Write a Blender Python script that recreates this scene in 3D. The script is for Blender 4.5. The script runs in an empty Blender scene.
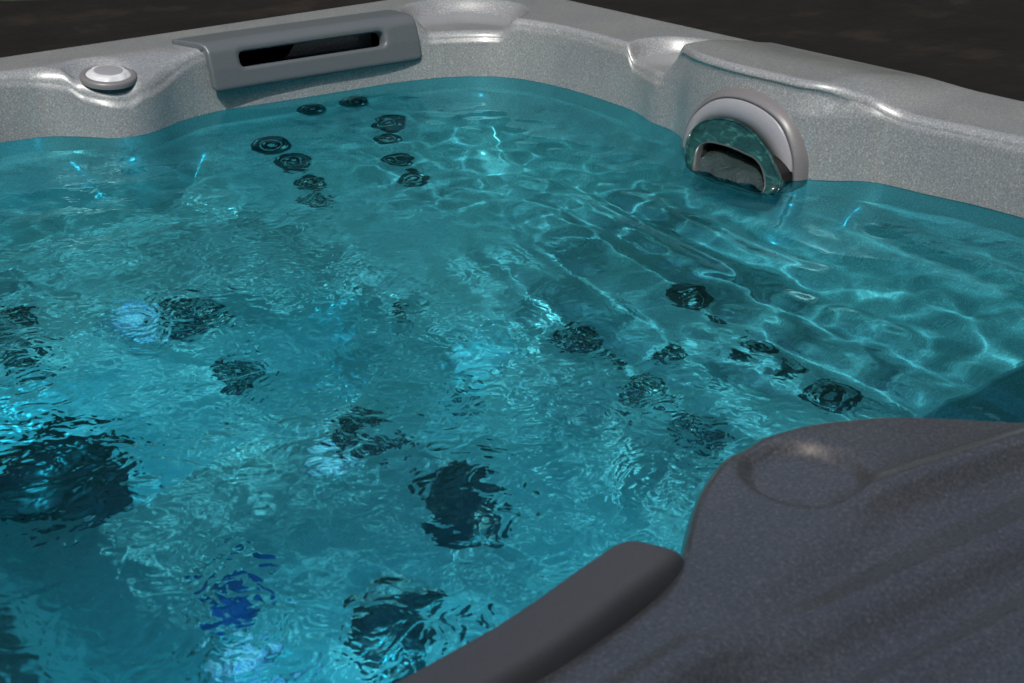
import math
import numpy as np

# ---------------------------------------------------------------- plan of the tub
# tub plan: U runs away from the back right wall, V away from the back left wall, both 0..2.1 m
# heights are measured from the rim; RIM is the rim's height above the ground
RIM = 0.92
WATER = -0.11
SIZE = 2.10
CU = CV = 1.05

def sstep(a, b, x):
    t = np.clip((x - a) / (b - a), 0, 1)
    return t * t * (3 - 2 * t)

def interp(x, pts):
    p = np.array(pts)
    return np.interp(x, p[:, 0], p[:, 1])

NG = 421
_g = np.linspace(0, SIZE, NG)
GU, GV = np.meshgrid(_g, _g, indexing='ij')

def gblur(z, sig):
    k = int(3 * sig + 1)
    w = np.exp(-0.5 * (np.arange(-k, k + 1) / sig) ** 2); w /= w.sum()
    for ax in (0, 1):
        pad = [(0, 0), (0, 0)]; pad[ax] = (k, k)
        zp = np.pad(z, pad, mode='edge')
        z = np.apply_along_axis(lambda m: np.convolve(m, w, mode='valid'), ax, zp)
    return z

def build_basin():
    U, V = GU, GV
    us = U - 0.18 * (V - 1.2)
    lounge = interp(us, [(.2, -.2), (.30, -.31), (.395, -.385), (.45, -.44), (.635, -.455), (.68, -.50),
                         (.74, -.575), (.81, -.60), (.86, -.68), (.93, -.80)])
    cornerseat = interp(U, [(.2, -.2), (.30, -.40), (.37, -.49), (.78, -.52), (.84, -.6), (.91, -.8)])
    b = sstep(.90, 1.0, V)
    s1 = lounge * b + cornerseat * (1 - b)
    s2a = interp(V, [(.2, -.2), (.25, -.27), (.33, -.38), (.41, -.49), (.74, -.53), (.80, -.6), (.86, -.8)])
    s2b = interp(V, [(.2, -.2), (.25, -.38), (.31, -.46), (.62, -.48), (.68, -.56), (.74, -.74), (.77, -.8)])
    s2c = interp(V, [(.2, -.2), (.3, -.34), (.42, -.44), (.6, -.52), (.8, -.8)])
    wa = sstep(.38, .44, U) * (1 - sstep(.84, .90, U)); wc = 1 - sstep(.38, .44, U); wb = 1 - wa - wc
    s2 = s2a * wa + s2b * wb + s2c * wc
    u3 = SIZE - U
    s3 = interp(u3, [(.15, -.2), (.22, -.38), (.30, -.46), (.52, -.5), (.58, -.6), (.64, -.8)])
    v4 = SIZE - V
    s4a = interp(v4, [(.2, -.135), (.43, -.155), (.47, -.24), (.53, -.46), (.6, -.8)])
    s4b = interp(v4, [(.2, -.2), (.28, -.42), (.36, -.48), (.50, -.5), (.56, -.6), (.62, -.8)])
    b4 = sstep(.74, .92, U)
    s4 = s4a * (1 - b4) + s4b * b4
    h = np.maximum.reduce([s1, s2, s3, s4, np.full_like(s1, -.8)])
    # shallow grooves pressed into the backrests
    h = gblur(h, 2.2)
    return h

HGRID = build_basin()

def bilin(grid, u, v, lo=0.0, hi=SIZE):
    n = grid.shape[0]
    x = np.clip((np.asarray(u) - lo) / (hi - lo) * (n - 1), 0, n - 1.001)
    y = np.clip((np.asarray(v) - lo) / (hi - lo) * (n - 1), 0, n - 1.001)
    i = x.astype(int); j = y.astype(int); fx = x - i; fy = y - j
    return (grid[i, j] * (1 - fx) * (1 - fy) + grid[i + 1, j] * fx * (1 - fy)
            + grid[i, j + 1] * (1 - fx) * fy + grid[i + 1, j + 1] * fx * fy)

def Hat(u, v):
    return bilin(HGRID, u, v)

# the line where the walls meet the water, in plan
WLINE = [(1.3, .143), (1.55, .148), (1.75, .18), (1.88, .26), (1.94, .40), (1.955, .7), (1.955, 1.05), (1.95, 1.4),
         (1.93, 1.62), (1.86, 1.78), (1.74, 1.845), (1.6, 1.860), (1.45, 1.857), (1.37, 1.845), (1.325, 1.830), (1.30, 1.808),
         (1.27, 1.785), (1.23, 1.758), (1.185, 1.738), (1.14, 1.733), (1.09, 1.742), (1.03, 1.775), (.985, 1.82), (.95, 1.865), (.88, 1.90), (.7, 1.92),
         (.5, 1.91), (.35, 1.86), (.26, 1.75), (.215, 1.6), (.203, 1.422), (.21, 1.325), (.221, 1.242), (.229, 1.185),
         (.268, 1.152), (.300, 1.115), (.315, 1.08), (.312, 1.0), (.302, .90), (.291, .846), (.268, .81), (.259, .775), (.258, .735),
         (.235, .69), (.222, .642), (.213, .531), (.214, .43), (.232, .35), (.27, .295), (.323, .262), (.396, .233), (.468, .223),
         (.608, .214), (.721, .203), (.777, .195), (.83, .2), (.88, .215), (.93, .243), (.97, .250), (1.01, .238), (1.05, .19), (1.084, .158),
         (1.164, .143)]

NT = 1500
TH = np.linspace(-math.pi, math.pi, NT, endpoint=False)

def polar_resample(pts, sig=4.0):
    p = np.array(pts) - np.array([CU, CV])
    q = []
    for i in range(len(p)):
        a, b = p[i], p[(i + 1) % len(p)]
        for k in range(24):
            q.append(a + (b - a) * k / 24)
    q = np.array(q)
    th = np.arctan2(q[:, 1], q[:, 0]); r = np.hypot(q[:, 0], q[:, 1])
    o = np.argsort(th); th = th[o]; r = r[o]
    rr = np.interp(TH, np.r_[th - 2 * math.pi, th, th + 2 * math.pi], np.r_[r, r, r])
    k = int(3 * sig + 1); w = np.exp(-0.5 * (np.arange(-k, k + 1) / sig) ** 2); w /= w.sum()
    return np.convolve(np.r_[rr[-k:], rr, rr[:k]], w, mode='valid')

def square_r(half, rc):
    pts = []
    for (sx, sy, a0) in ((1, 1, 0), (-1, 1, 90), (-1, -1, 180), (1, -1, 270)):
        for k in range(13):
            a = math.radians(a0 + 90 * k / 12)
            pts.append((CU + sx * (half - rc) + rc * math.cos(a), CV + sy * (half - rc) + rc * math.sin(a)))
    return polar_resample(pts, 1.0)

RW = polar_resample(WLINE, 4.0)
#ENDPLAN
import bpy, bmesh
from mathutils import Vector, Matrix
rng = np.random.default_rng(11)
WALL = True
COL = bpy.context.scene.collection

def W3(u, v, z):
    return (u - CU, v - CV, z + RIM)

# ---------------------------------------------------------------- materials
def mat(name):
    m = bpy.data.materials.new(name); m.use_nodes = True
    nt = m.node_tree
    return m, nt, nt.nodes['Principled BSDF']

def node(nt, kind, **kw):
    n = nt.nodes.new(kind)
    for k, v in kw.items():
        if k in n.inputs.keys():
            n.inputs[k].default_value = v
        else:
            setattr(n, k, v)
    return n

def ramp(nt, stops):
    r = nt.nodes.new('ShaderNodeValToRGB')
    e = r.color_ramp.elements
    e[0].position, e[0].color = stops[0][0], (*stops[0][1], 1)
    e[1].position, e[1].color = stops[-1][0], (*stops[-1][1], 1)
    for p, c in stops[1:-1]:
        x = e.new(p); x.color = (*c, 1)
    return r

def acrylic():
    m, nt, b = mat('pearl_acrylic')
    tc = node(nt, 'ShaderNodeTexCoord')
    n1 = node(nt, 'ShaderNodeTexNoise'); n1.inputs['Scale'].default_value = 340; n1.inputs['Detail'].default_value = 3; n1.inputs['Roughness'].default_value = .7
    n2 = node(nt, 'ShaderNodeTexNoise'); n2.inputs['Scale'].default_value = 9; n2.inputs['Detail'].default_value = 4
    vo = node(nt, 'ShaderNodeTexVoronoi'); vo.inputs['Scale'].default_value = 420
    for n in (n1, n2, vo): nt.links.new(tc.outputs['Object'], n.inputs['Vector'])
    r1 = ramp(nt, [(.30, (.13, .138, .14)), (.46, (.19, .20, .202)), (.58, (.235, .245, .243)), (.72, (.40, .415, .41))])
    nt.links.new(n1.outputs['Fac'], r1.inputs['Fac'])
    r2 = ramp(nt, [(.3, (.86, .87, .90)), (.7, (1.0, .99, .97))])
    nt.links.new(n2.outputs['Fac'], r2.inputs['Fac'])
    mx = node(nt, 'ShaderNodeMix', data_type='RGBA', blend_type='MULTIPLY'); mx.inputs['Factor'].default_value = 1
    nt.links.new(r1.outputs['Color'], mx.inputs['A']); nt.links.new(r2.outputs['Color'], mx.inputs['B'])
    # a few bright metal flakes
    r3 = ramp(nt, [(.0, (1, 1, 1)), (.13, (0, 0, 0))])
    nt.links.new(vo.outputs['Distance'], r3.inputs['Fac'])
    mx2 = node(nt, 'ShaderNodeMix', data_type='RGBA'); mx2.inputs['B'].default_value = (.75, .77, .8, 1)
    nt.links.new(r3.outputs['Color'], mx2.inputs['Factor']); nt.links.new(mx.outputs['Result'], mx2.inputs['A'])
    nt.links.new(mx2.outputs['Result'], b.inputs['Base Color'])
    b.inputs['Roughness'].default_value = .42
    b.inputs['Metallic'].default_value = .15
    b.inputs['Coat Weight'].default_value = .75
    r4 = ramp(nt, [(.35, (.07, .07, .07)), (.7, (.20, .20, .20))]); n4 = node(nt, 'ShaderNodeTexNoise'); n4.inputs['Scale'].default_value = 23; n4.inputs['Detail'].default_value = 6
    nt.links.new(tc.outputs['Object'], n4.inputs['Vector']); nt.links.new(n4.outputs['Fac'], r4.inputs['Fac']); nt.links.new(r4.outputs['Color'], b.inputs['Coat Roughness'])
    bp = node(nt, 'ShaderNodeBump'); bp.inputs['Strength'].default_value = .10; bp.inputs['Distance'].default_value = .001
    nt.links.new(n1.outputs['Fac'], bp.inputs['Height']); nt.links.new(bp.outputs['Normal'], b.inputs['Normal'])
    return m

def plain(name, col, rough=.45, metal=0., coat=0., noise=60, var=.12, bump=.05):
    m, nt, b = mat(name)
    tc = node(nt, 'ShaderNodeTexCoord')
    n1 = node(nt, 'ShaderNodeTexNoise'); n1.inputs['Scale'].default_value = noise; n1.inputs['Detail'].default_value = 5
    nt.links.new(tc.outputs['Object'], n1.inputs['Vector'])
    lo = tuple(c * (1 - var) for c in col); hi = tuple(min(1, c * (1 + var)) for c in col)
    r1 = ramp(nt, [(.3, lo), (.7, hi)])
    nt.links.new(n1.outputs['Fac'], r1.inputs['Fac']); nt.links.new(r1.outputs['Color'], b.inputs['Base Color'])
    b.inputs['Roughness'].default_value = rough; b.inputs['Metallic'].default_value = metal; b.inputs['Coat Weight'].default_value = coat
    if bump:
        bp = node(nt, 'ShaderNodeBump'); bp.inputs['Strength'].default_value = bump; bp.inputs['Distance'].default_value = .001
        nt.links.new(n1.outputs['Fac'], bp.inputs['Height']); nt.links.new(bp.outputs['Normal'], b.inputs['Normal'])
    return m

M_SHELL = acrylic()
M_PANEL = plain('smoke_grey_plastic', (.068, .078, .084), .38, noise=400, var=.10)
M_RING = plain('dark_grey_trim', (.035, .042, .043), .35)
M_BLACK = plain('black_plastic', (.008, .008, .009), .35)
M_JETDARK = plain('dark_jet_plastic', (.012, .014, .017), .3)
M_JETGREY = plain('grey_jet_plastic', (.17, .18, .185), .35)
M_STEEL = plain('brushed_steel', (.45, .46, .47), .25, metal=1.)
M_PILLOW = plain('grey_foam_vinyl', (.21, .21, .21), .62, noise=700, var=.10, bump=.12)
M_BEZEL = plain('silver_grey_plastic', (.21, .21, .225), .35, coat=.2, noise=300, var=.05)
M_BEZELSIDE = plain('taupe_grey_plastic', (.12, .115, .118), .4, noise=300, var=.06)
M_KNOB = plain('pale_grey_plastic', (.42, .43, .44), .4)
M_CABINET = plain('dark_cabinet_board', (.035, .03, .027), .6, noise=14, var=.4)

def lens_mat():
    m, nt, b = mat('green_tinted_lens')
    tc = node(nt, 'ShaderNodeTexCoord'); mp = node(nt, 'ShaderNodeMapping'); mp.inputs['Scale'].default_value = (1, 1, 3)
    n1 = node(nt, 'ShaderNodeTexNoise'); n1.inputs['Scale'].default_value = 34; n1.inputs['Detail'].default_value = 5; n1.inputs['Distortion'].default_value = 1.2
    nt.links.new(tc.outputs['Object'], mp.inputs['Vector']); nt.links.new(mp.outputs['Vector'], n1.inputs['Vector'])
    r = ramp(nt, [(.35, (.004, .022, .024)), (.55, (.007, .040, .038)), (.68, (.018, .085, .075)), (.82, (.08, .24, .22))])
    nt.links.new(n1.outputs['Fac'], r.inputs['Fac']); nt.links.new(r.outputs['Color'], b.inputs['Base Color'])
    b.inputs['Roughness'].default_value = .15; b.inputs['Specular IOR Level'].default_value = .35
    return m
M_LENS = lens_mat()

def wet_sheet():
    m, nt, b = mat('thin_falling_water')
    tc = node(nt, 'ShaderNodeTexCoord')
    n1 = node(nt, 'ShaderNodeTexNoise'); n1.inputs['Scale'].default_value = 38; n1.inputs['Detail'].default_value = 2; n1.inputs['Distortion'].default_value = 2
    nt.links.new(tc.outputs['Object'], n1.inputs['Vector'])
    b.inputs['Base Color'].default_value = (.018, .030, .028, 1)
    b.inputs['Roughness'].default_value = .25; b.inputs['Coat Weight'].default_value = .5; b.inputs['Coat Roughness'].default_value = .02
    bp = node(nt, 'ShaderNodeBump'); bp.inputs['Strength'].default_value = .9; bp.inputs['Distance'].default_value = .003
    nt.links.new(n1.outputs['Fac'], bp.inputs['Height']); nt.links.new(bp.outputs['Normal'], b.inputs['Normal']); nt.links.new(bp.outputs['Normal'], b.inputs['Coat Normal'])
    return m
M_WET = wet_sheet()

def led_mat(col=(.03, .16, 1), st=None, rad=.045):
    m, nt, b = mat('blue_light_lens')
    b.inputs['Base Color'].default_value = (.01, .035, .12, 1); b.inputs['Roughness'].default_value = .3
    b.inputs['Emission Color'].default_value = (*col, 1); b.inputs['Emission Strength'].default_value = LED if st is None else st
    # moulded lens: brightest over the diode, facets fading to the rim
    tc = node(nt, 'ShaderNodeTexCoord'); ln_ = nt.nodes.new('ShaderNodeVectorMath'); ln_.operation = 'LENGTH'
    nt.links.new(tc.outputs['Object'], ln_.inputs[0])
    mr = nt.nodes.new('ShaderNodeMapRange'); mr.inputs['From Min'].default_value = .0; mr.inputs['From Max'].default_value = rad
    mr.inputs['To Min'].default_value = (LED if st is None else st) * 1.7; mr.inputs['To Max'].default_value = (LED if st is None else st) * .12
    nt.links.new(ln_.outputs['Value'], mr.inputs['Value'])
    vo = nt.nodes.new('ShaderNodeTexVoronoi'); vo.inputs['Scale'].default_value = 110; nt.links.new(tc.outputs['Object'], vo.inputs['Vector'])
    r = ramp(nt, [(.1, (1, 1, 1)), (.7, (.35, .35, .35))]); nt.links.new(vo.outputs['Distance'], r.inputs['Fac'])
    mu = nt.nodes.new('ShaderNodeMath'); mu.operation = 'MULTIPLY'; nt.links.new(mr.outputs[0], mu.inputs[0]); nt.links.new(r.outputs['Color'], mu.inputs[1])
    nt.links.new(mu.outputs[0], b.inputs['Emission Strength'])
    return m
LED = .04
M_LED = led_mat((.02, .26, .8), rad=.05)
LEDW = 1.0
M_LEDW = led_mat((.40, .92, 1), LEDW)
ADDED_LAMPS = [(1.18, .625), (1.02, .885), (1.322, 1.153)]

def water_mat():
    m = bpy.data.materials.new('clear_spa_water'); m.use_nodes = True
    nt = m.node_tree; nt.nodes.remove(nt.nodes['Principled BSDF'])
    out = nt.nodes['Material Output']
    g = nt.nodes.new('ShaderNodeBsdfGlass'); g.inputs['IOR'].default_value = 1.333; g.inputs['Roughness'].default_value = 0; g.inputs['Color'].default_value = (.35, .92, 1.0, 1)
    nt.links.new(g.outputs[0], out.inputs['Surface'])
    # fine ripples, busier toward the middle and the left side of the tub
    tc = nt.nodes.new('ShaderNodeTexCoord'); sep = nt.nodes.new('ShaderNodeSeparateXYZ'); nt.links.new(tc.outputs['Object'], sep.inputs[0])
    flat = nt.nodes.new('ShaderNodeCombineXYZ'); nt.links.new(sep.outputs[0], flat.inputs[0]); nt.links.new(sep.outputs[1], flat.inputs[1])
    def noise(scale, dist, det):
        n = nt.nodes.new('ShaderNodeTexNoise'); n.inputs['Scale'].default_value = scale; n.inputs['Distortion'].default_value = dist; n.inputs['Detail'].default_value = det
        n.inputs['Roughness'].default_value = .45
        nt.links.new(flat.outputs[0], n.inputs['Vector']); return n
    def math_(op, a, b):
        n = nt.nodes.new('ShaderNodeMath'); n.operation = op
        for i, x in enumerate((a, b)):
            if isinstance(x, (int, float)): n.inputs[i].default_value = x
            else: nt.links.new(x, n.inputs[i])
        return n.outputs[0]
    n1 = noise(26, 1.5, 1.5); n2 = noise(60, .8, 1); n3 = noise(3.2, .5, 2)
    mr = nt.nodes.new('ShaderNodeMapRange'); mr.inputs['From Min'].default_value = -.32; mr.inputs['From Max'].default_value = .05
    mr.inputs['To Min'].default_value = .02; mr.inputs['To Max'].default_value = 1
    nt.links.new(sep.outputs[0], mr.inputs['Value'])
    mr3 = nt.nodes.new('ShaderNodeMapRange'); mr3.inputs['From Min'].default_value = .35; mr3.inputs['From Max'].default_value = .65
    mr3.inputs['To Min'].default_value = .35; mr3.inputs['To Max'].default_value = 1.15
    nt.links.new(n3.outputs['Fac'], mr3.inputs['Value'])
    h = math_('ADD', n1.outputs['Fac'], math_('MULTIPLY', n2.outputs['Fac'], .35))
    mr4 = nt.nodes.new('ShaderNodeMapRange'); mr4.inputs['From Min'].default_value = -.88; mr4.inputs['From Max'].default_value = -.35
    mr4.inputs['To Min'].default_value = .15; mr4.inputs['To Max'].default_value = 1
    nt.links.new(sep.outputs[1], mr4.inputs['Value'])
    h = math_('MULTIPLY', h, math_('MULTIPLY', math_('MULTIPLY', mr.outputs[0], mr4.outputs[0]), mr3.outputs[0]))
    bp = nt.nodes.new('ShaderNodeBump'); bp.inputs['Strength'].default_value = 1; bp.inputs['Distance'].default_value = BUMPD
    nt.links.new(h, bp.inputs['Height']); nt.links.new(bp.outputs['Normal'], g.inputs['Normal'])


    return m
BUMPD = .0035
M_WATER = water_mat()

def ground_mat():
    m, nt, b = mat('dark_slate_paving')
    tc = node(nt, 'ShaderNodeTexCoord')
    n1 = node(nt, 'ShaderNodeTexNoise'); n1.inputs['Scale'].default_value = 2.2; n1.inputs['Detail'].default_value = 9; n1.inputs['Roughness'].default_value = .65
    n2 = node(nt, 'ShaderNodeTexNoise'); n2.inputs['Scale'].default_value = 30; n2.inputs['Detail'].default_value = 6
    br = node(nt, 'ShaderNodeTexBrick'); br.inputs['Scale'].default_value = 1.6; br.inputs['Mortar Size'].default_value = .012
    br.inputs['Color1'].default_value = (.9, .9, .9, 1); br.inputs['Color2'].default_value = (1.1, 1.05, 1, 1); br.inputs['Mortar'].default_value = (.35, .35, .35, 1)
    for n in (n1, n2, br): nt.links.new(tc.outputs['Object'], n.inputs['Vector'])
    r = ramp(nt, [(.3, (.004, .0036, .0036)), (.55, (.007, .0062, .0056)), (.75, (.020, .016, .013))])
    nt.links.new(n1.outputs['Fac'], r.inputs['Fac'])
    mx = node(nt, 'ShaderNodeMix', data_type='RGBA', blend_type='MULTIPLY'); mx.inputs['Factor'].default_value = .4
    nt.links.new(r.outputs['Color'], mx.inputs['A']); nt.links.new(br.outputs['Color'], mx.inputs['B'])
    nt.links.new(mx.outputs['Result'], b.inputs['Base Color'])
    b.inputs['Roughness'].default_value = .9; b.inputs['Specular IOR Level'].default_value = .15
    bp = node(nt, 'ShaderNodeBump'); bp.inputs['Strength'].default_value = .5; bp.inputs['Distance'].default_value = .01
    nt.links.new(n2.outputs['Fac'], bp.inputs['Height']); nt.links.new(bp.outputs['Normal'], b.inputs['Normal'])
    return m
M_GROUND = ground_mat()

# ---------------------------------------------------------------- object helpers
def link(name, me, parent=None, m=None, smooth=True):
    o = bpy.data.objects.new(name, me); COL.objects.link(o)
    if m is not None: me.materials.append(m)
    if parent is not None: o.parent = parent
    if smooth:
        me.polygons.foreach_set('use_smooth', [True] * len(me.polygons))
    o.cycles.is_caustics_receiver = True
    return o

def grid_mesh(name, P, wrap):
    """P: (rows, cols, 3); wrap closes the columns"""
    nr, nc, _ = P.shape
    me = bpy.data.meshes.new(name)
    idx = np.arange(nr * nc).reshape(nr, nc)
    if wrap:
        nxt = np.roll(idx, -1, axis=1)
    else:
        nxt = idx[:, 1:]; idx = idx[:, :-1]
    f = np.stack([idx[:-1], nxt[:-1], nxt[1:], idx[1:]], axis=-1).reshape(-1, 4)
    me.vertices.add(nr * nc); me.vertices.foreach_set('co', P.reshape(-1).astype(np.float32))
    me.loops.add(f.size); me.loops.foreach_set('vertex_index', f.reshape(-1).astype(np.int32))
    me.polygons.add(len(f)); me.polygons.foreach_set('loop_start', np.arange(0, f.size, 4, dtype=np.int32))
    me.polygons.foreach_set('loop_total', np.full(len(f), 4, dtype=np.int32))
    me.update(calc_edges=True); me.validate()
    return me

def bm_mesh(name, bm):
    me = bpy.data.meshes.new(name); bm.normal_update(); bm.to_mesh(me); bm.free(); return me

def lathe_mesh(name, prof, n=40):
    """prof: list of (r, z), turned about z"""
    a = np.linspace(0, 2 * math.pi, n, endpoint=False)
    P = np.array([[(max(r, 1e-5) * math.cos(t), max(r, 1e-5) * math.sin(t), z) for t in a] for r, z in prof])
    return grid_mesh(name, P[::-1] if False else P, True)

def flip(me):
    bm = bmesh.new(); bm.from_mesh(me); bmesh.ops.recalc_face_normals(bm, faces=bm.faces); bm.to_mesh(me); bm.free()

# ---------------------------------------------------------------- hot tub
tub = bpy.data.objects.new('hot_tub', None); COL.objects.link(tub)
tub['label'] = 'speckled silver grey hot tub full of clear teal water on dark paving'
tub['category'] = 'hot tub'

def bump2(u, v, cu, cv, r, soft):
    d = np.hypot(u - cu, v - cv)
    return 1 - sstep(r - soft, r + soft, d)

def ztop(u, v):
    z = np.zeros_like(u)
    # outer edge rolls down a little
    e = np.minimum.reduce([u, v, SIZE - u, SIZE - v])
    z -= .006 * (1 - sstep(.0, .03, e))
    # raised housing over the waterfall
    blk = sstep(.765, .80, v) * (1 - sstep(1.10, 1.22, v)) * (u < 1)
    z += .034 * blk * sstep(-.04, .22, u)
    # rim between the housing and the right corner dips toward the lip
    z -= .004 * sstep(1.15, 1.25, v) * (u < .6) * sstep(.08, .2, u)
    # cup hollow in the far corner, second one beside the housing
    z -= .026 * bump2(u, v, .250, .205, .112, .016)
    c2 = bump2(u, v, .170, .705, .082, .012)
    z = z * (1 - c2) - .026 * c2
    # sloping pad under the air knob
    z -= .030 * sstep(.12, .26, v) * bump2(u, v, .99, .20, .14, .05)
    z -= .010 * bump2(u, v, 1.0, .178, .050, .012)
    # near rim: round hollow, ridge and long soft folds
    near = sstep(1.6, 1.7, v)
    d = np.hypot((u - 1.158), (v - 1.812))
    z -= near * .012 * (1 - sstep(.040, .054, d))
    rl = 1.835 + .46 * np.clip(1.17 - u, 0, .2) - .25 * np.clip(.97 - u, 0, .3) * 0
    rl = np.interp(u, [.5, .80, .98, 1.10, 1.16, 1.24, 1.40, 1.7, 2.0], [1.935, 1.925, 1.897, 1.874, 1.866, 1.88, 1.905, 1.93, 1.94])
    z += near * .008 * np.exp(-((v - rl) / .014) ** 2) * sstep(.5, .8, u) * (1 - sstep(1.13, 1.22, u))
    s = v - rl
    z -= near * .014 * sstep(.0, .045, s)
    l2 = np.interp(u, [.8, 1.08, 1.20, 1.39, 1.7, 2.0], [1.985, 1.957, 1.945, 1.925, 1.94, 1.95])
    z += near * .008 * np.exp(-((v - l2) / .016) ** 2)
    z -= near * .011 * sstep(.0, .035, v - l2 - .012)
    z += near * .007 * np.exp(-((v - l2 - .066) / .014) ** 2)
    return z

def build_shell():
    dirx, diry = np.cos(TH), np.sin(TH)
    NOTCH = .06
    ro = square_r(1.05, .10)
    rw = RW                                   # radius at the water line
    uw, vw = CU + rw * dirx, CV + rw * diry
    # lip radius and fillet by place
    knob = bump2(uw, vw, .99, .22, .13, .05)
    blk = ((uw < .5) & (vw > .80) & (vw < 1.15)).astype(float)
    nearblk = bump2(uw, vw, 1.17, 1.78, .16, .05)
    fil = .016 + .016 * knob - .004 * blk
    k = 9; ww = np.ones(2 * k + 1) / (2 * k + 1)
    fil = np.convolve(np.r_[fil[-k:], fil, fil[:k]], ww, mode='valid')
    notch0 = sstep(.425, .440, uw) * (1 - sstep(.765, .780, uw)) * (vw < .5)
    rt = rw + .13 * (-WATER) * .8 + fil + NOTCH * notch0 + .009 * blk_s(uw, vw)            # where the flat rim begins
    rows = []
    def row(r, z): rows.append(np.stack([CU + r * dirx - CU, CV + r * diry - CV, z + RIM], axis=-1))
    # skirt and outer roll
    row(ro - .012, np.full(NT, -.10)); row(ro, np.full(NT, -.095)); row(ro, np.full(NT, -.05)); row(ro, np.full(NT, -.024))
    for a in np.linspace(10, 80, 6):
        aa = math.radians(a)
        row(ro - .016 + .016 * math.cos(aa), -.022 + .016 * math.sin(aa) + 0 * ro)
    n = 60
    for i in range(n + 1):
        t = i / n
        r = (ro - .016) * (1 - t) + rt * t
        row(r, ztop(CU + r * dirx, CV + r * diry))
    notch = sstep(.425, .440, uw) * (1 - sstep(.765, .780, uw)) * (vw < .5)
    zt = ztop(CU + rt * dirx, CV + rt * diry)
    rwall = rt - fil
    for a in np.linspace(8, 82, 9):
        aa = math.radians(a)
        row(rt - fil * math.sin(aa), zt - fil * (1 - math.cos(aa)))
    zw0 = zt - fil
    for i in range(26):
        t = i / 25
        z = zw0 * (1 - t) + (-.19) * t
        r = rw + .104 * (z + .11)
        # two soft steps on the housing's face
        st = blk_s(uw, vw) * (.0045 * sstep(-.010, -.004, z) + .0045 * sstep(.004, .010, z))
        row(r + st + NOTCH * notch * sstep(-.062, -.050, z), z)
    rb = rw + .104 * (-.19 + .11)
    m = 170
    for i in range(1, m):
        t = i / m
        r = rb * (1 - t)
        u, v = CU + r * dirx, CV + r * diry
        h = Hat(u, v); d = rb - r
        z = -.19 + (h + .19) * sstep(0, .05, d)
        row(r, z)
    P = np.array(rows)
    me = grid_mesh('shell', P, True)
    return me

def blk_s(u, v):
    return sstep(.93, 1.05, v) * (1 - sstep(1.16, 1.19, v)) * (u < .6)

shell = link('shell', build_shell(), tub, M_SHELL)
bmx = bmesh.new(); bmx.from_mesh(shell.data)
bmesh.ops.contextual_create(bmx, geom=[e for e in bmx.edges if e.is_boundary and max(v.co.xy.length for v in e.verts) < .05])
bmesh.ops.recalc_face_normals(bmx, faces=bmx.faces); 
up = sum(f.normal.z for f in bmx.faces)
if up < 0: bmesh.ops.reverse_faces(bmx, faces=bmx.faces)
for f in bmx.faces: f.smooth = True
bmx.to_mesh(shell.data); bmx.free()

# cabinet under the rim: four boarded sides
def cabinet():
    bm = bmesh.new()
    half = 1.05 - .035
    def box(c, s):
        r = bmesh.ops.create_cube(bm, size=1.0, matrix=Matrix.Translation(c) @ Matrix.Diagonal((*s, 1)))
    n = 14
    for side in range(4):
        R = Matrix.Rotation(side * math.pi / 2, 4, 'Z')
        w = (2 * half - .06) / n
        for i in range(n):
            x = -half + .03 + w * (i + .5)
            bmesh.ops.create_cube(bm, size=1.0, matrix=R @ Matrix.Translation((x, half - .012, .44)) @ Matrix.Diagonal((w - .004, .02, .80, 1)))
        bmesh.ops.create_cube(bm, size=1.0, matrix=R @ Matrix.Translation((0, half - .035, .44)) @ Matrix.Diagonal((2 * half - .1, .012, .84, 1)))
        bmesh.ops.create_cube(bm, size=1.0, matrix=R @ Matrix.Translation((half - .02, half - .02, .44)) @ Matrix.Diagonal((.05, .05, .86, 1)))
    return bm_mesh('cabinet', bm)
link('cabinet', cabinet(), tub, M_CABINET, smooth=False)

# ---- prism helper for plates outlined in a plane
def catmull(pts, n=8):
    out = []; N = len(pts)
    for i in range(N):
        p0, p1, p2, p3 = [np.array(pts[(i + k - 1) % N], float) for k in range(4)]
        for j in range(n):
            t = j / n
            out.append(.5 * ((2 * p1) + (-p0 + p2) * t + (2 * p0 - 5 * p1 + 4 * p2 - p3) * t * t + (-p0 + 3 * p1 - 3 * p2 + p3) * t ** 3))
    return np.array(out)

def shrink(pts, k):
    """move a closed outline k metres inward"""
    p = np.array(pts); nx = np.roll(p, -1, 0) - np.roll(p, 1, 0)
    nrm = np.stack([-nx[:, 1], nx[:, 0]], -1); nrm /= np.linalg.norm(nrm, axis=1)[:, None]
    area = np.sum(p[:, 0] * np.roll(p[:, 1], -1) - np.roll(p[:, 0], -1) * p[:, 1])
    if area < 0: nrm = -nrm
    return p + nrm * k

# ---- waterfall unit on the back right wall (plane facing +U)
def on_face(u, pts):
    return [W3(u, v, z) for v, z in pts]

BEZ = [(.862, -.125), (.868, -.078), (.892, -.038), (.933, -.008), (.985, .003), (1.040, -.004), (1.082, -.026), (1.108, -.068),
       (1.114, -.112), (1.109, -.155), (1.090, -.190), (1.05, -.212), (.98, -.218), (.91, -.20), (.876, -.168)]
LEN = [(.935, -.099), (.921, -.080), (.921, -.064), (.933, -.050), (.960, -.041), (.997, -.040), (1.034, -.048), (1.074, -.064), (1.106, -.082),
       (1.127, -.096), (1.131, -.109), (1.111, -.123), (1.073, -.128), (1.022, -.129), (.978, -.122), (.951, -.112)]
OPN = [(.955, -.088), (.958, -.077), (.974, -.071), (1.012, -.070), (1.045, -.0725), (1.069, -.0755), (1.092, -.086), (1.112, -.106), (1.103, -.117), (1.078, -.119),
       (1.050, -.118), (1.012, -.1185), (.985, -.117), (.970, -.111), (.962, -.100)]

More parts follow.
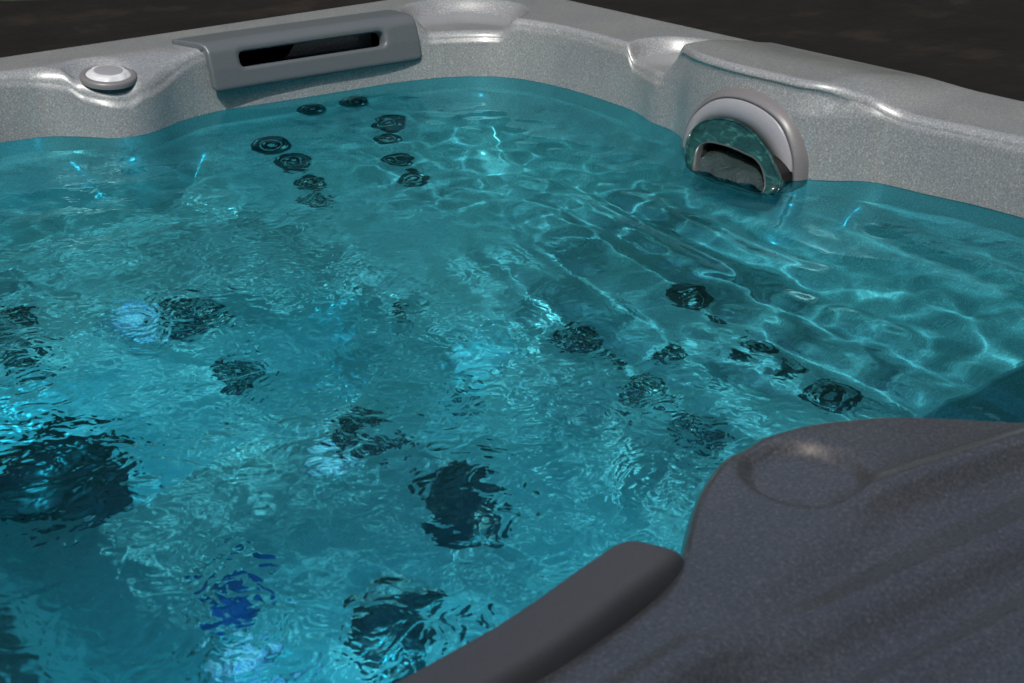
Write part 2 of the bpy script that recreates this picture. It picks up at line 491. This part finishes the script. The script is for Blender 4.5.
wf = bpy.data.objects.new('waterfall_spout', None); COL.objects.link(wf); wf.parent = tub
U0 = .308
def loft(name, loops, mt, parent, cap=False):
    P = np.array(loops)
    me = grid_mesh(name, P, True)
    o = link(name, me, parent, mt)
    bm = bmesh.new(); bm.from_mesh(me)
    if cap:
        n = P.shape[1]; bm.verts.ensure_lookup_table()
        base = (P.shape[0] - 1) * n
        bm.faces.new([bm.verts[base + i] for i in range(n)])
    bmesh.ops.recalc_face_normals(bm, faces=bm.faces)
    for f in bm.faces: f.smooth = True
    bm.to_mesh(me); bm.free()
    return o
bez = catmull(BEZ); ln = catmull(LEN); op = catmull(OPN)
dU = .22 * (ln[:, 0] * 0)
def tilt(u, pts): return [W3(u + .0 * (v - .98), v, z) for v, z in pts]
collar = loft('collar', [tilt(U0 - .05, bez), tilt(U0 - .004, bez), tilt(U0 + .004, shrink(bez, .003)), tilt(U0 + .010, shrink(bez, .0075)), tilt(U0 + .012, shrink(bez, .0115)), tilt(U0 + .006, shrink(bez, .0118))], M_BEZELSIDE, wf)
face_out = shrink(bez, .0195)
face = loft('face_plate', [tilt(U0 + .006, face_out), tilt(U0 + .0165, face_out), tilt(U0 + .0185, shrink(face_out, .002)),
                           tilt(U0 + .0195, catmull(LEN) * .25 + shrink(face_out, .002) * .75 if len(face_out) == len(ln) else shrink(face_out, .02))], M_BEZEL, wf)
# inner part of the face runs to the lens edge
def resamp(c, n=120, start=None):
    c = np.array(c); d = np.r_[0, np.cumsum(np.linalg.norm(np.diff(np.r_[c, c[:1]], axis=0), axis=1))]
    cc = np.r_[c, c[:1]]; t = np.linspace(0, d[-1], n, endpoint=False)
    return np.stack([np.interp(t, d, cc[:, 0]), np.interp(t, d, cc[:, 1])], -1)
def by_angle(c, ctr, n=128):
    c = np.array(c) - ctr; a = np.arctan2(c[:, 1], c[:, 0]); r = np.hypot(c[:, 0], c[:, 1]); o = np.argsort(a); a = a[o]; r = r[o]
    th = np.linspace(-math.pi, math.pi, n, endpoint=False)
    rr = np.interp(th, np.r_[a - 2 * math.pi, a, a + 2 * math.pi], np.r_[r, r, r])
    return np.stack([rr * np.cos(th), rr * np.sin(th)], -1) + ctr
bpy.data.objects.remove(face)
ctr = np.array((1.03, -.092))
def til2(off, pts): return [W3(.318 + .85 * (-.03 - z) + off, v, z) for v, z in pts]
def mixl(a, b, t): return [tuple(p * (1 - t) + q * t for p, q in zip(x, y)) for x, y in zip(a, b)]
fo = by_angle(shrink(bez, .0125), ctr); fl = by_angle(ln, ctr); fop = by_angle(op, ctr)
FLAT = [(.874, -.132), (.878, -.098), (.895, -.070), (.925, -.050), (.962, -.044), (1.005, -.053), (1.040, -.076), (1.064, -.106),
        (1.078, -.140), (1.072, -.162), (1.040, -.178), (.985, -.184), (.925, -.176), (.888, -.160)]
c0 = np.array((.977, -.118)); l0 = by_angle(catmull(FLAT), c0); fb = l0 * .6 + fl * .4
loft('face_plate', [tilt(U0 + .006, fo), tilt(U0 + .0125, fo), tilt(U0 + .0145, fo * .97 + fb * .03), tilt(U0 + .0155, fo * .5 + fb * .5), tilt(U0 + .0160, fb), tilt(U0 + .012, shrink(fb, .001))], M_BEZEL, wf)
loft('lens_gasket', [tilt(U0 + .010, fb), mixl(tilt(U0 + .018, fb), til2(.0, fl), .5), til2(.003, fl), til2(.0045, shrink(fl, .0012)), til2(.003, shrink(fl, .0028))], M_LENS, wf)
fli = shrink(fl, .0026)
loft('lens', [til2(.001, fli), til2(.007, fli * .88 + fop * .12), til2(.010, fli * .55 + fop * .45), til2(.010, fop)], M_LENS, wf)
fopi = shrink(fop, .0028)
loft('mouth_ring', [til2(.008, shrink(fop, -.0010)), til2(.0115, fop), til2(.0120, shrink(fop, .0010)), til2(.006, fopi), til2(-.012, fopi)], M_RING, wf)
loft('throat', [til2(-.002, fopi), til2(-.055, fopi), til2(-.06, fopi * .5 + ctr * .5)], M_BLACK, wf, cap=True)
# tongue of water lying in the mouth
def tongue():
    n1, n2 = 26, 40; P = np.zeros((n1, n2, 3))
    for i in range(n1):
        for j in range(n2):
            s = i / (n1 - 1); t = j / (n2 - 1)
            v = .964 + .142 * t
            zhi = np.interp(v, [.96, .99, 1.05, 1.11], [-.088, -.082, -.084, -.098])
            zlo = np.interp(v, [.96, .98, 1.01, 1.08, 1.11], [-.104, -.115, -.1175, -.1185, -.110])
            z = zhi * (1 - s) + zlo * s
            u = .318 + .85 * (-.03 - z) - .022 * (1 - s) ** 1.5 + .002 + .0030 * math.sin(9 * t + 5 * s) * (1 - s * .5) + .0018 * math.sin(21 * t - 7 * s)
            P[i, j] = W3(u, v, z)
    return grid_mesh('water_sheet', P, False)
link('water_sheet', tongue(), wf, M_WET)

# ---- filter weir panel on the back left rim
def panel():
    prof = [(.105, .0045), (.120, .0075), (.175, .0085), (.188, .006), (.199, -.004), (.209, -.035), (.215, -.066), (.2135, -.071), (.209, -.072)]
    # dense along the profile
    pr = []
    for a, b in zip(prof[:-1], prof[1:]):
        for k in range(6): pr.append((a[0] + (b[0] - a[0]) * k / 6, a[1] + (b[1] - a[1]) * k / 6))
    pr.append(prof[-1])
    return pr
def panel_obj():
    pr = np.array(panel()); n = len(pr)
    L = np.r_[0, np.cumsum(np.linalg.norm(np.diff(pr, axis=0), axis=1))]; T = L[-1]
    # the slot is cut in the front face: strips above, below and beside it
    def ends(l):    # left and right limits in U at profile length l, with rounded corners
        r = .016; k = 0
        if l < r: k = r - math.sqrt(max(0, r * r - (r - l) ** 2))
        if l > T - r: k = r - math.sqrt(max(0, r * r - (l - T + r) ** 2))
        # the plate is narrower at the back of the rim
        fl = np.interp(l, [0, .08, T], [.835, .812, .800]); fr = np.interp(l, [0, .08, T], [.392, .380, .376])
        return fl - k, fr + k
    s0, s1 = [np.interp(z, pr[::-1, 1], L[::-1]) for z in (-.010, -.037)]
    su0, su1 = .748, .452; hs = (s1 - s0) / 2; sm = (s0 + s1) / 2
    def at(l): return np.interp(l, L, pr[:, 0]), np.interp(l, L, pr[:, 1])
    # outward normal of the profile
    def nrm(l):
        a = at(max(0, l - .002)); b = at(min(T, l + .002)); d = np.array((b[0] - a[0], b[1] - a[1])); d /= np.linalg.norm(d); return np.array((-d[1] * -1, d[0] * 1)) * np.array((-1, 1))
    me_loops = []
    # rings: slot edge -> outer edge, sampled by angle round the slot centre in (u, l) space
    K = 240; th = np.linspace(0, 2 * math.pi, K, endpoint=False)
    uc = (su0 + su1) / 2
    inner = []; outer = []
    for t in th:
        c, s = math.cos(t), math.sin(t)
        # superellipse-like slot with rounded ends
        hw = (su0 - su1) / 2 
        # stadium: param by arc
        inner.append((c, s))
    # stadium outline resampled
    def rrect(x0, x1, y0, y1, r, n=K):
        pts = []
        for (cx, cy, a0) in ((x1 - r, y1 - r, 0), (x0 + r, y1 - r, 90), (x0 + r, y0 + r, 180), (x1 - r, y0 + r, 270)):
            for k in range(9):
                a = math.radians(a0 + 90 * k / 8); pts.append((cx + r * math.cos(a), cy + r * math.sin(a)))
        return np.array(pts)
    slot = rrect(su1, su0, s0, s1, .010)
    out = rrect(.378, .806, 0.0, T, .016)
    ctr2 = np.array((uc, sm))
    # match points by perimeter fraction from the same corner order (both have 36 points); densify the sides
    def dens(p, q=14):
        r = []
        for i in range(len(p)):
            a, b = p[i], p[(i + 1) % len(p)]
            m = q * 2 if (i % 9) == 8 else 1
            for k in range(m): r.append(a + (b - a) * k / m)
        return np.array(r)
    slot = dens(slot); out = dens(out)
    def pos(p, h):
        u, l = p; dv = np.interp(u, [.38, .47, .60, .72, .80], [.026, .019, .010, .003, .001]); l = min(max(l, 0), T); v, z = at(l); nn = nrm(l)
        # widen towards the back
        w = np.interp(l, [0, .09, T], [1.06, 1.0, 1.0]); u = .59 + (u - .59) * w + np.interp(l, [0, .09], [.014, 0])
        return W3(u, v + dv + nn[0] * h, z + nn[1] * h)
    loops = []
    loops.append([pos(p, -.020) for p in slot]); loops.append([pos(p, -.002) for p in slot]); loops.append([pos(p, .0005) for p in slot * .0 + shrink(slot, -.0015)])
    o2 = shrink(out, .004)
    for k in range(1, 14):
        t = k / 13; loops.append([pos(p, .0012) for p in shrink(slot, -.0035) * (1 - t) + o2 * t])
    loops.append([pos(p, .0006) for p in shrink(out, .0018)]); loops.append([pos(p, -.002) for p in out]); loops.append([pos(p, -.010) for p in out])
    return loops
pnl = loft('filter_panel', panel_obj(), M_PANEL, tub)
def slot_box():
    bm = bmesh.new()
    x0, x1 = .442, .76
    y0, y1 = .150, .200
    z0, z1 = -.05, .0
    vs = [bm.verts.new(W3(*p)) for p in ((x0, y1, z0), (x1, y1, z0), (x1, y1 - .008, z1), (x0, y1 - .008, z1), (x0, y0, z0), (x1, y0, z0), (x1, y0, z1), (x0, y0, z1))]
    for q in ((0, 1, 5, 4), (3, 2, 6, 7), (0, 3, 7, 4), (1, 2, 6, 5), (4, 5, 6, 7)): bm.faces.new([vs[i] for i in q])
    return bm_mesh('slot_recess', bm)
M_VOID = plain('matt_black_recess', (.002, .002, .002), .9, bump=0)
M_VOID.node_tree.nodes['Principled BSDF'].inputs['Specular IOR Level'].default_value = 0
link('slot_recess', slot_box(), pnl, M_VOID, smooth=False)

# ---- air control knob on the left
def place(o, u, v, z, nrm=(0, 0, 1), spin=0):
    q = Vector(nrm).to_track_quat('Z', 'Y')
    o.location = W3(u, v, z); o.rotation_mode = 'QUATERNION'
    from mathutils import Quaternion
    o.rotation_quaternion = q @ Quaternion((0, 0, 1), spin)
kb = link('air_knob', lathe_mesh('air_knob', [(.047, -.012), (.047, -.002), (.045, .002), (.040, .0035), (.035, .002), (.034, -.002)], 64), tub, M_BEZELSIDE)
flip(kb.data)
def knob_cap():
    n = 96; rows = []
    for r, z, fl in ((.033, -.004, 0), (.033, .004, .0), (.031, .010, .06), (.029, .017, .09), (.0265, .0215, .05), (.022, .0235, 0), (.012, .0225, 0), (.0001, .022, 0)):
        rows.append([(r * (1 - fl * (.5 + .5 * math.cos(8 * t))) * math.cos(t), r * (1 - fl * (.5 + .5 * math.cos(8 * t))) * math.sin(t), z) for t in np.linspace(0, 2 * math.pi, n, endpoint=False)])
    return grid_mesh('cap', np.array(rows), True)
kc = link('cap', knob_cap(), kb, M_KNOB); flip(kc.data)
kt = link('cap_insert', lathe_mesh('cap_insert', [(.021, .0225), (.021, .0250), (.019, .0258), (.0, .0260)], 48), kb, M_BEZEL); flip(kt.data)
place(kb, .985, .190, -.017, (0, .14, 1))
kc.scale = (1.12, 1.12, .48); kt.scale = (1.12, 1.12, .48); kb.scale = (1, 1, .7)

# ---- jets
def norm_at(u, v):
    e = .006
    hx = (float(Hat(u + e, v)) - float(Hat(u - e, v))) / (2 * e); hy = (float(Hat(u, v + e)) - float(Hat(u, v - e))) / (2 * e)
    return Vector((-hx, -hy, 1)).normalized()

def ring_mesh(r, holes=0):
    return lathe_mesh('jet', [(r, -.03), (r, .001), (r * .97, .004), (r * .88, .0065), (r * .72, .005), (r * .60, -.001), (r * .58, -.006)], 44)
def nozzle_mesh(r):
    n = 44; rows = []
    for q, z, w in ((.58, -.004, 0), (.50, .001, .05), (.36, .004, .12), (.24, .0035, .05), (.22, -.006, 0), (.02, -.008, 0)):
        rows.append([(r * q * (1 + w * math.cos(3 * t)) * math.cos(t), r * q * (1 + w * math.cos(3 * t)) * math.sin(t), z * r / .035) for t in np.linspace(0, 2 * math.pi, n, endpoint=False)])
    return grid_mesh('nozzle', np.array(rows), True)
def trim_mesh(r):
    return lathe_mesh('trim_ring', [(r * 1.04, .0005), (r * .99, .0062), (r * .90, .0085), (r * .80, .0062)], 44)
protos = {}
def jet(u, v, r, style, spin=0.):
    key = (round(r, 4), style)
    if key not in protos:
        face = {'dark': M_JETDARK, 'grey': M_JETGREY, 'pale': M_JETGREY}[style]
        a = ring_mesh(r); flip(a); b = nozzle_mesh(r); flip(b); c = trim_mesh(r); flip(c)
        a.materials.append(face); b.materials.append(M_BLACK if style != 'pale' else M_JETGREY); c.materials.append(M_JETDARK)
        protos[key] = (a, b, c)
    a, b, c = protos[key]
    j = link('jet', a, tub); n = link('nozzle', b, j); t = link('trim_ring', c, j)
    place(j, u, v, float(Hat(u, v)) + .001, norm_at(u, v), spin)
    return j
JETS = [(.735, .269, .036, 'dark'), (.719, .317, .033, 'dark'), (.717, .366, .031, 'dark'), (.734, .411, .029, 'dark'),
        (.488, .279, .033, 'dark'), (.517, .313, .026, 'dark'), (.535, .365, .029, 'dark'), (.537, .419, .028, 'dark'),
        (.540, 1.111, .028, 'dark'), (.559, 1.179, .018, 'dark'), (.578, 1.274, .032, 'grey'), (.595, 1.347, .018, 'pale'), (.609, 1.422, .032, 'grey'),
        (.684, 1.038, .035, 'dark'), (.698, 1.11, .018, 'dark'), (.718, 1.193, .033, 'dark'), (.655, 1.19, .016, 'dark'),
        (.735, 1.285, .022, 'dark'), (.742, 1.342, .027, 'dark'),
        (1.096, .635, .040, 'dark'), (1.073, .715, .036, 'dark'), (.84, .961, .020, 'dark'), (.822, .789, .014, 'dark'), (.947, .87, .040, 'dark'),
        (1.353, .633, .034, 'dark'), (1.325, .533, .030, 'dark')]
for i, (u, v, r, s) in enumerate(JETS): jet(u, v, r, s, i * .7)
for u, v, r in ((.622, .228, .024), (.532, .234, .026)):      # neck jets high on the wall
    place(jet(u, v, r, 'dark'), u, v, -.178, (0, 1, .45))

# ---- floor drains with slotted domes
def drain(u, v, r):
    a = lathe_mesh('drain_cover', [(r, -.01), (r, .006), (r * .95, .012), (r * .80, .020), (r * .55, .030), (r * .3, .035), (.0, .036)], 60); flip(a)
    o = link('drain_cover', a, tub, M_JETDARK)
    bm = bmesh.new()
    for k in range(18):
        t = 2 * math.pi * k / 18
        bmesh.ops.create_cube(bm, size=1, matrix=Matrix.Rotation(t, 4, 'Z') @ Matrix.Translation((r * .70, 0, .0245)) @ Matrix.Rotation(math.atan2(.010, r * .25), 4, 'Y') @ Matrix.Diagonal((r * .42, r * .05, .006, 1)))
    s = link('grille', bm_mesh('grille', bm), o, M_BLACK, smooth=False)
    place(o, u, v, float(Hat(u, v)), norm_at(u, v)); return o
drain(.921, 1.085, .085); drain(1.374, .738, .105); drain(1.146, 1.222, .062)

# ---- small underwater lights
def lamp(u, v, r, m):
    a = link('underwater_light', lathe_mesh('underwater_light', [(r * 1.28, -.01), (r * 1.28, .004), (r * 1.16, .008), (r * 1.02, .006), (r, .002)], 48), tub, M_JETGREY); flip(a.data)
    b = link('light_lens', lathe_mesh('light_lens', [(r, .002), (r * .8, .008), (r * .45, .012), (.0, .013)], 48), a, m); flip(b.data)
    place(a, u, v, float(Hat(u, v)), norm_at(u, v)); return a
lamp(1.278, 1.041, .046, M_LED)
for u, v in ADDED_LAMPS: lamp(u, v, .042, M_LEDW)  # cyan-white lamps added as pale glints and to brighten the footwell

# fill lamp added out of sight low in the footwell, brightens the water
def added_fill_lamp():
    u, v, z = 1.28, 1.50, -.60
    a = link('underwater_light', lathe_mesh('underwater_light', [(.085, -.03), (.085, .004), (.078, .010), (.066, .008), (.063, .002)], 48), tub, M_JETGREY); flip(a.data)
    b = link('light_lens', lathe_mesh('light_lens', [(.064, .002), (.05, .006), (.03, .008), (.0, .009)], 48), a, M_LEDW); flip(b.data)
    place(a, u, v, z, (-.10, -1, .10))
    ld = bpy.data.lights.new('added_fill_lamp', 'AREA'); ld.shape = 'DISK'; ld.size = .11; ld.energy = LAMPW; ld.color = (.07, .74, 1)
    lo_ = bpy.data.objects.new('added_fill_lamp', ld); COL.objects.link(lo_); lo_.parent = a; lo_.location = (0, 0, .014); lo_.rotation_euler = (math.pi, 0, 0)
LAMPW = 4.8
added_fill_lamp()

# ---- head cushion along the near rim
def cushion():
    cl = [(1.326, 1.822), (1.345, 1.821), (1.37, 1.824), (1.41, 1.831), (1.45, 1.839), (1.49, 1.845), (1.56, 1.850), (1.64, 1.851), (1.72, 1.842), (1.78, 1.825), (1.82, 1.80)]
    hw = [.004, .018, .026, .028, .0295, .031, .032, .032, .031, .026, .006]
    cl = np.array(cl) + np.array((-.011, .002)); hw = np.array(hw)
    n = 70; t = np.linspace(0, len(cl) - 1, n); tt = t
    cu = np.interp(tt, range(len(cl)), cl[:, 0]); cv = np.interp(tt, range(len(cl)), cl[:, 1]); w = np.interp(tt, range(len(cl)), hw)
    rows = []; m = 40
    # round the ends properly
    s = (cu - cu[0]); e = (cu[-1] - cu)
    w = .029 * np.sqrt(np.clip(1 - (1 - np.clip(s / .040, 0, 1)) ** 2, 0, 1)) * np.sqrt(np.clip(1 - (1 - np.clip(e / .05, 0, 1)) ** 2, 0, 1)) + .0005
    for i in range(n):
        row = []
        for j in range(m):
            a = 2 * math.pi * j / m
            ca, sa = math.cos(a), math.sin(a)
            # squarish section, tilted to follow the lip down towards the water
            x = math.copysign(abs(ca) ** .42, ca); y = math.copysign(abs(sa) ** .42, sa)
            dv = -x * w[i] * 1.0; dz = y * (w[i] * 1.35)
            tz = .010 - .036 - .007 * x
            row.append(W3(cu[i], cv[i] + dv, tz + dz))
        rows.append(row)
    return rows
pil = loft('head_cushion', cushion(), M_PILLOW, tub)

# ---------------------------------------------------------------- water
def water_mesh():
    N = 600; L = 1.98; lo = (SIZE - L) / 2
    n = N - 1
    # periodic random surface, a band of short ripples over a longer swell
    K = 600; fx = np.fft.fftfreq(K, L / K); FX, FY = np.meshgrid(fx, fx, indexing='ij'); kk = np.hypot(FX, FY) + 1e-9
    def field(lam, width, seed, aniso=0., ang=0.):
        r = np.random.default_rng(seed); w = r.normal(size=(K, K)) + 1j * r.normal(size=(K, K))
        k0 = 1 / lam; env = np.exp(-(np.log(kk / k0) / width) ** 2)
        if aniso: 
            d = np.arctan2(FY, FX) - ang; env = env * (1 - aniso + aniso * np.cos(d) ** 2)
        f = np.real(np.fft.ifft2(w * env)); return f / f.std()
    u = lo + L * np.arange(N) / n; UU, VV = np.meshgrid(u, u, indexing='ij')
    a = field(.16, .35, 1); b = field(.070, .35, 2); c = field(.034, .30, 3); d = field(.020, .25, 4)
    def swell(lam, width, ang, power, seed):
        r = np.random.default_rng(seed); w = r.normal(size=(K, K)) + 1j * r.normal(size=(K, K))
        env = np.exp(-(np.log(kk * lam) / width) ** 2) * np.abs(np.cos(np.arctan2(FY, FX) - ang)) ** power
        f = np.real(np.fft.ifft2(w * env)); return f / f.std()
    e = swell(.088, .18, -.18, 30, 8)
    right = 1 - sstep(.80, 1.05, UU)
    chop = 1 - .45 * sstep(.55, 1.0, UU)                 # long focusing waves on the right, the fine ripples take over on the left
    loc = field(.5, .3, 5); chop = chop * (1 + .25 * np.clip(loc, -1.5, 1.5))
    calm = sstep(.0, .16, UU - .2) * sstep(.0, .10, VV - .2)
    far = sstep(.45, .85, UU + 0 * VV)
    h = A1 * a * (.5 + .5 * chop - .5 * right) + A2 * b * (chop - .5 * right) + A3 * c * chop * (1 - .6 * right) + AS * e * right * sstep(.75, 1.0, VV) + A4 * d * (.35 + .65 * far) * (.6 + .4 * loc)
    h = h * (.25 + .75 * calm)
    # meniscus-free top sheet
    Z = RIM + WATER + h
    top = np.stack([UU - CU, VV - CV, Z], -1)
    me = grid_mesh('water', top, False)
    bm = bmesh.new(); bm.from_mesh(me)
    for f in bm.faces: f.smooth = True
    be = [e for e in bm.edges if e.is_boundary]
    r = bmesh.ops.extrude_edge_only(bm, edges=be)
    nv = [g for g in r['geom'] if isinstance(g, bmesh.types.BMVert)]
    for v in nv: v.co.z = .035
    ne = [g for g in r['geom'] if isinstance(g, bmesh.types.BMEdge) and all(abs(v.co.z - .035) < 1e-4 for v in g.verts)]
    bmesh.ops.contextual_create(bm, geom=ne)
    for f in bm.faces:
        if abs(f.normal.z) < .3 or len(f.verts) > 4: f.smooth = False
    bmesh.ops.recalc_face_normals(bm, faces=bm.faces)
    bm.to_mesh(me); bm.free()
    return me
AS = .0012
A1, A2, A3, A4 = .0010, .00055, .00010, .000008
wat = link('water', water_mesh(), None, M_WATER, smooth=False)
wat['kind'] = 'structure'
wat.cycles.is_caustics_caster = True; wat.cycles.is_caustics_receiver = False

# ---------------------------------------------------------------- ground
bm = bmesh.new(); bmesh.ops.create_grid(bm, x_segments=40, y_segments=40, size=60)
g = link('ground', bm_mesh('ground', bm), None, M_GROUND, smooth=False); g['kind'] = 'structure'

# ---------------------------------------------------------------- wall added out of view: keeps the sun off near rim and left side
def wall():
    bm = bmesh.new()
    for c, sz in (((-.9, 1.82, 1.43), (6.0, .22, 2.86)), ((-.9, 1.82, 2.90), (6.1, .34, .08)), ((-.9, 1.70, .15), (6.0, .03, .3)), ((1.92, -.6, 1.26), (.22, 4.6, 2.52)), ((1.92, -.6, 2.56), (.34, 4.7, .08)), ((1.80, -.6, .15), (.03, 4.5, .3))):
        bmesh.ops.create_cube(bm, size=1, matrix=Matrix.Translation(c) @ Matrix.Diagonal((*sz, 1)))
    return bm_mesh('added_shade_wall', bm)
if WALL:
    hw_ = link('added_shade_wall', wall(), None, plain('grey_render', (.62, .61, .60), .9, noise=20), smooth=False)
    hw_['label'] = 'unseen pale wall added to shade the near rim and left of the hot tub'; hw_['category'] = 'wall'

# unseen dark greenery added beyond the tub: what the water and glossy rim mirror
def added_hedge():
    P = []
    prof = [(0, 0), (0, 1), (.05, 2), (.0, 3), (.1, 4), (.15, 4.8), (.5, 5.3), (1.2, 5.4), (1.7, 5.0), (1.9, 3), (1.9, 0)]
    r = np.random.default_rng(4)
    for d, z in prof:
        row = []
        for k in range(160):
            t = k / 159
            if t < .5: x, y, nx, ny = -6.2 + 0, 9 - 30.4 * t * 1.0, -1, 0
            else: x, y, nx, ny = -6.2 + 30.4 * (t - .5), -6.2, 0, -1
            j = r.normal() * .10
            row.append((x + nx * (d + j), y + ny * (d + j), z + (r.normal() * .10 if z > 0 else 0)))
        P.append(row)
    return grid_mesh('added_hedge', np.array(P), False)
hd = link('added_hedge', added_hedge(), None, plain('dark_leaves', (.020, .028, .014), .9, noise=9, var=.5, bump=1.0))
hd['label'] = 'unseen tall dark greenery added beyond the hot tub for reflections'; hd['category'] = 'added_hedge'

# ---------------------------------------------------------------- light
SC = bpy.context.scene
w = bpy.data.worlds.new('World'); SC.world = w; w.use_nodes = True
nt = w.node_tree; bg = nt.nodes['Background']
sky = nt.nodes.new('ShaderNodeTexSky'); sky.sky_type = 'NISHITA'; sky.sun_disc = False; sky.dust_density = 5.0; sky.ozone_density = .9
SUN_EL = math.radians(51)
sx, sy = .80, .60     # toward the sun, in plan
sky.sun_elevation = SUN_EL; sky.sun_rotation = math.atan2(sx, sy)
nt.links.new(sky.outputs[0], bg.inputs['Color']); bg.inputs['Strength'].default_value = .15
sd = bpy.data.lights.new('sun', 'SUN'); sd.energy = 5; sd.angle = math.radians(.5); sd.color = (1, .98, .965)
so = bpy.data.objects.new('sun', sd); COL.objects.link(so)
d = Vector((sx, sy, 0)).normalized() * math.cos(SUN_EL) + Vector((0, 0, math.sin(SUN_EL)))
so.rotation_mode = 'QUATERNION'; so.rotation_quaternion = d.to_track_quat('Z', 'Y'); so.location = (3, 2, 4)
sd.cycles.is_caustics_light = True

# ---------------------------------------------------------------- camera
cd = bpy.data.cameras.new('camera'); cam = bpy.data.objects.new('camera', cd); COL.objects.link(cam); SC.camera = cam
cd.sensor_width = 36; cd.lens = 36 * 1419 / 1024; cd.clip_start = .02; cd.clip_end = 500
cam.location = (1.955 - CU, 2.415 - CV, RIM + .55)
cam.rotation_euler = (math.radians(90 - 24.3), 0, math.radians(140.4))
cd.dof.use_dof = True; cd.dof.focus_distance = 2.3; cd.dof.aperture_fstop = 16

SC.render.engine = 'CYCLES'
SC.cycles.use_denoising = True
SC.cycles.max_bounces = 10; SC.cycles.transmission_bounces = 8
SC.cycles.caustics_refractive = True; SC.cycles.caustics_reflective = True
SC.cycles.sample_clamp_indirect = 4.0
SC.cycles.blur_glossy = .3
SC.view_settings.view_transform = 'Standard'; SC.view_settings.look = 'None'
SC.view_settings.exposure = -.26; SC.view_settings.gamma = 1
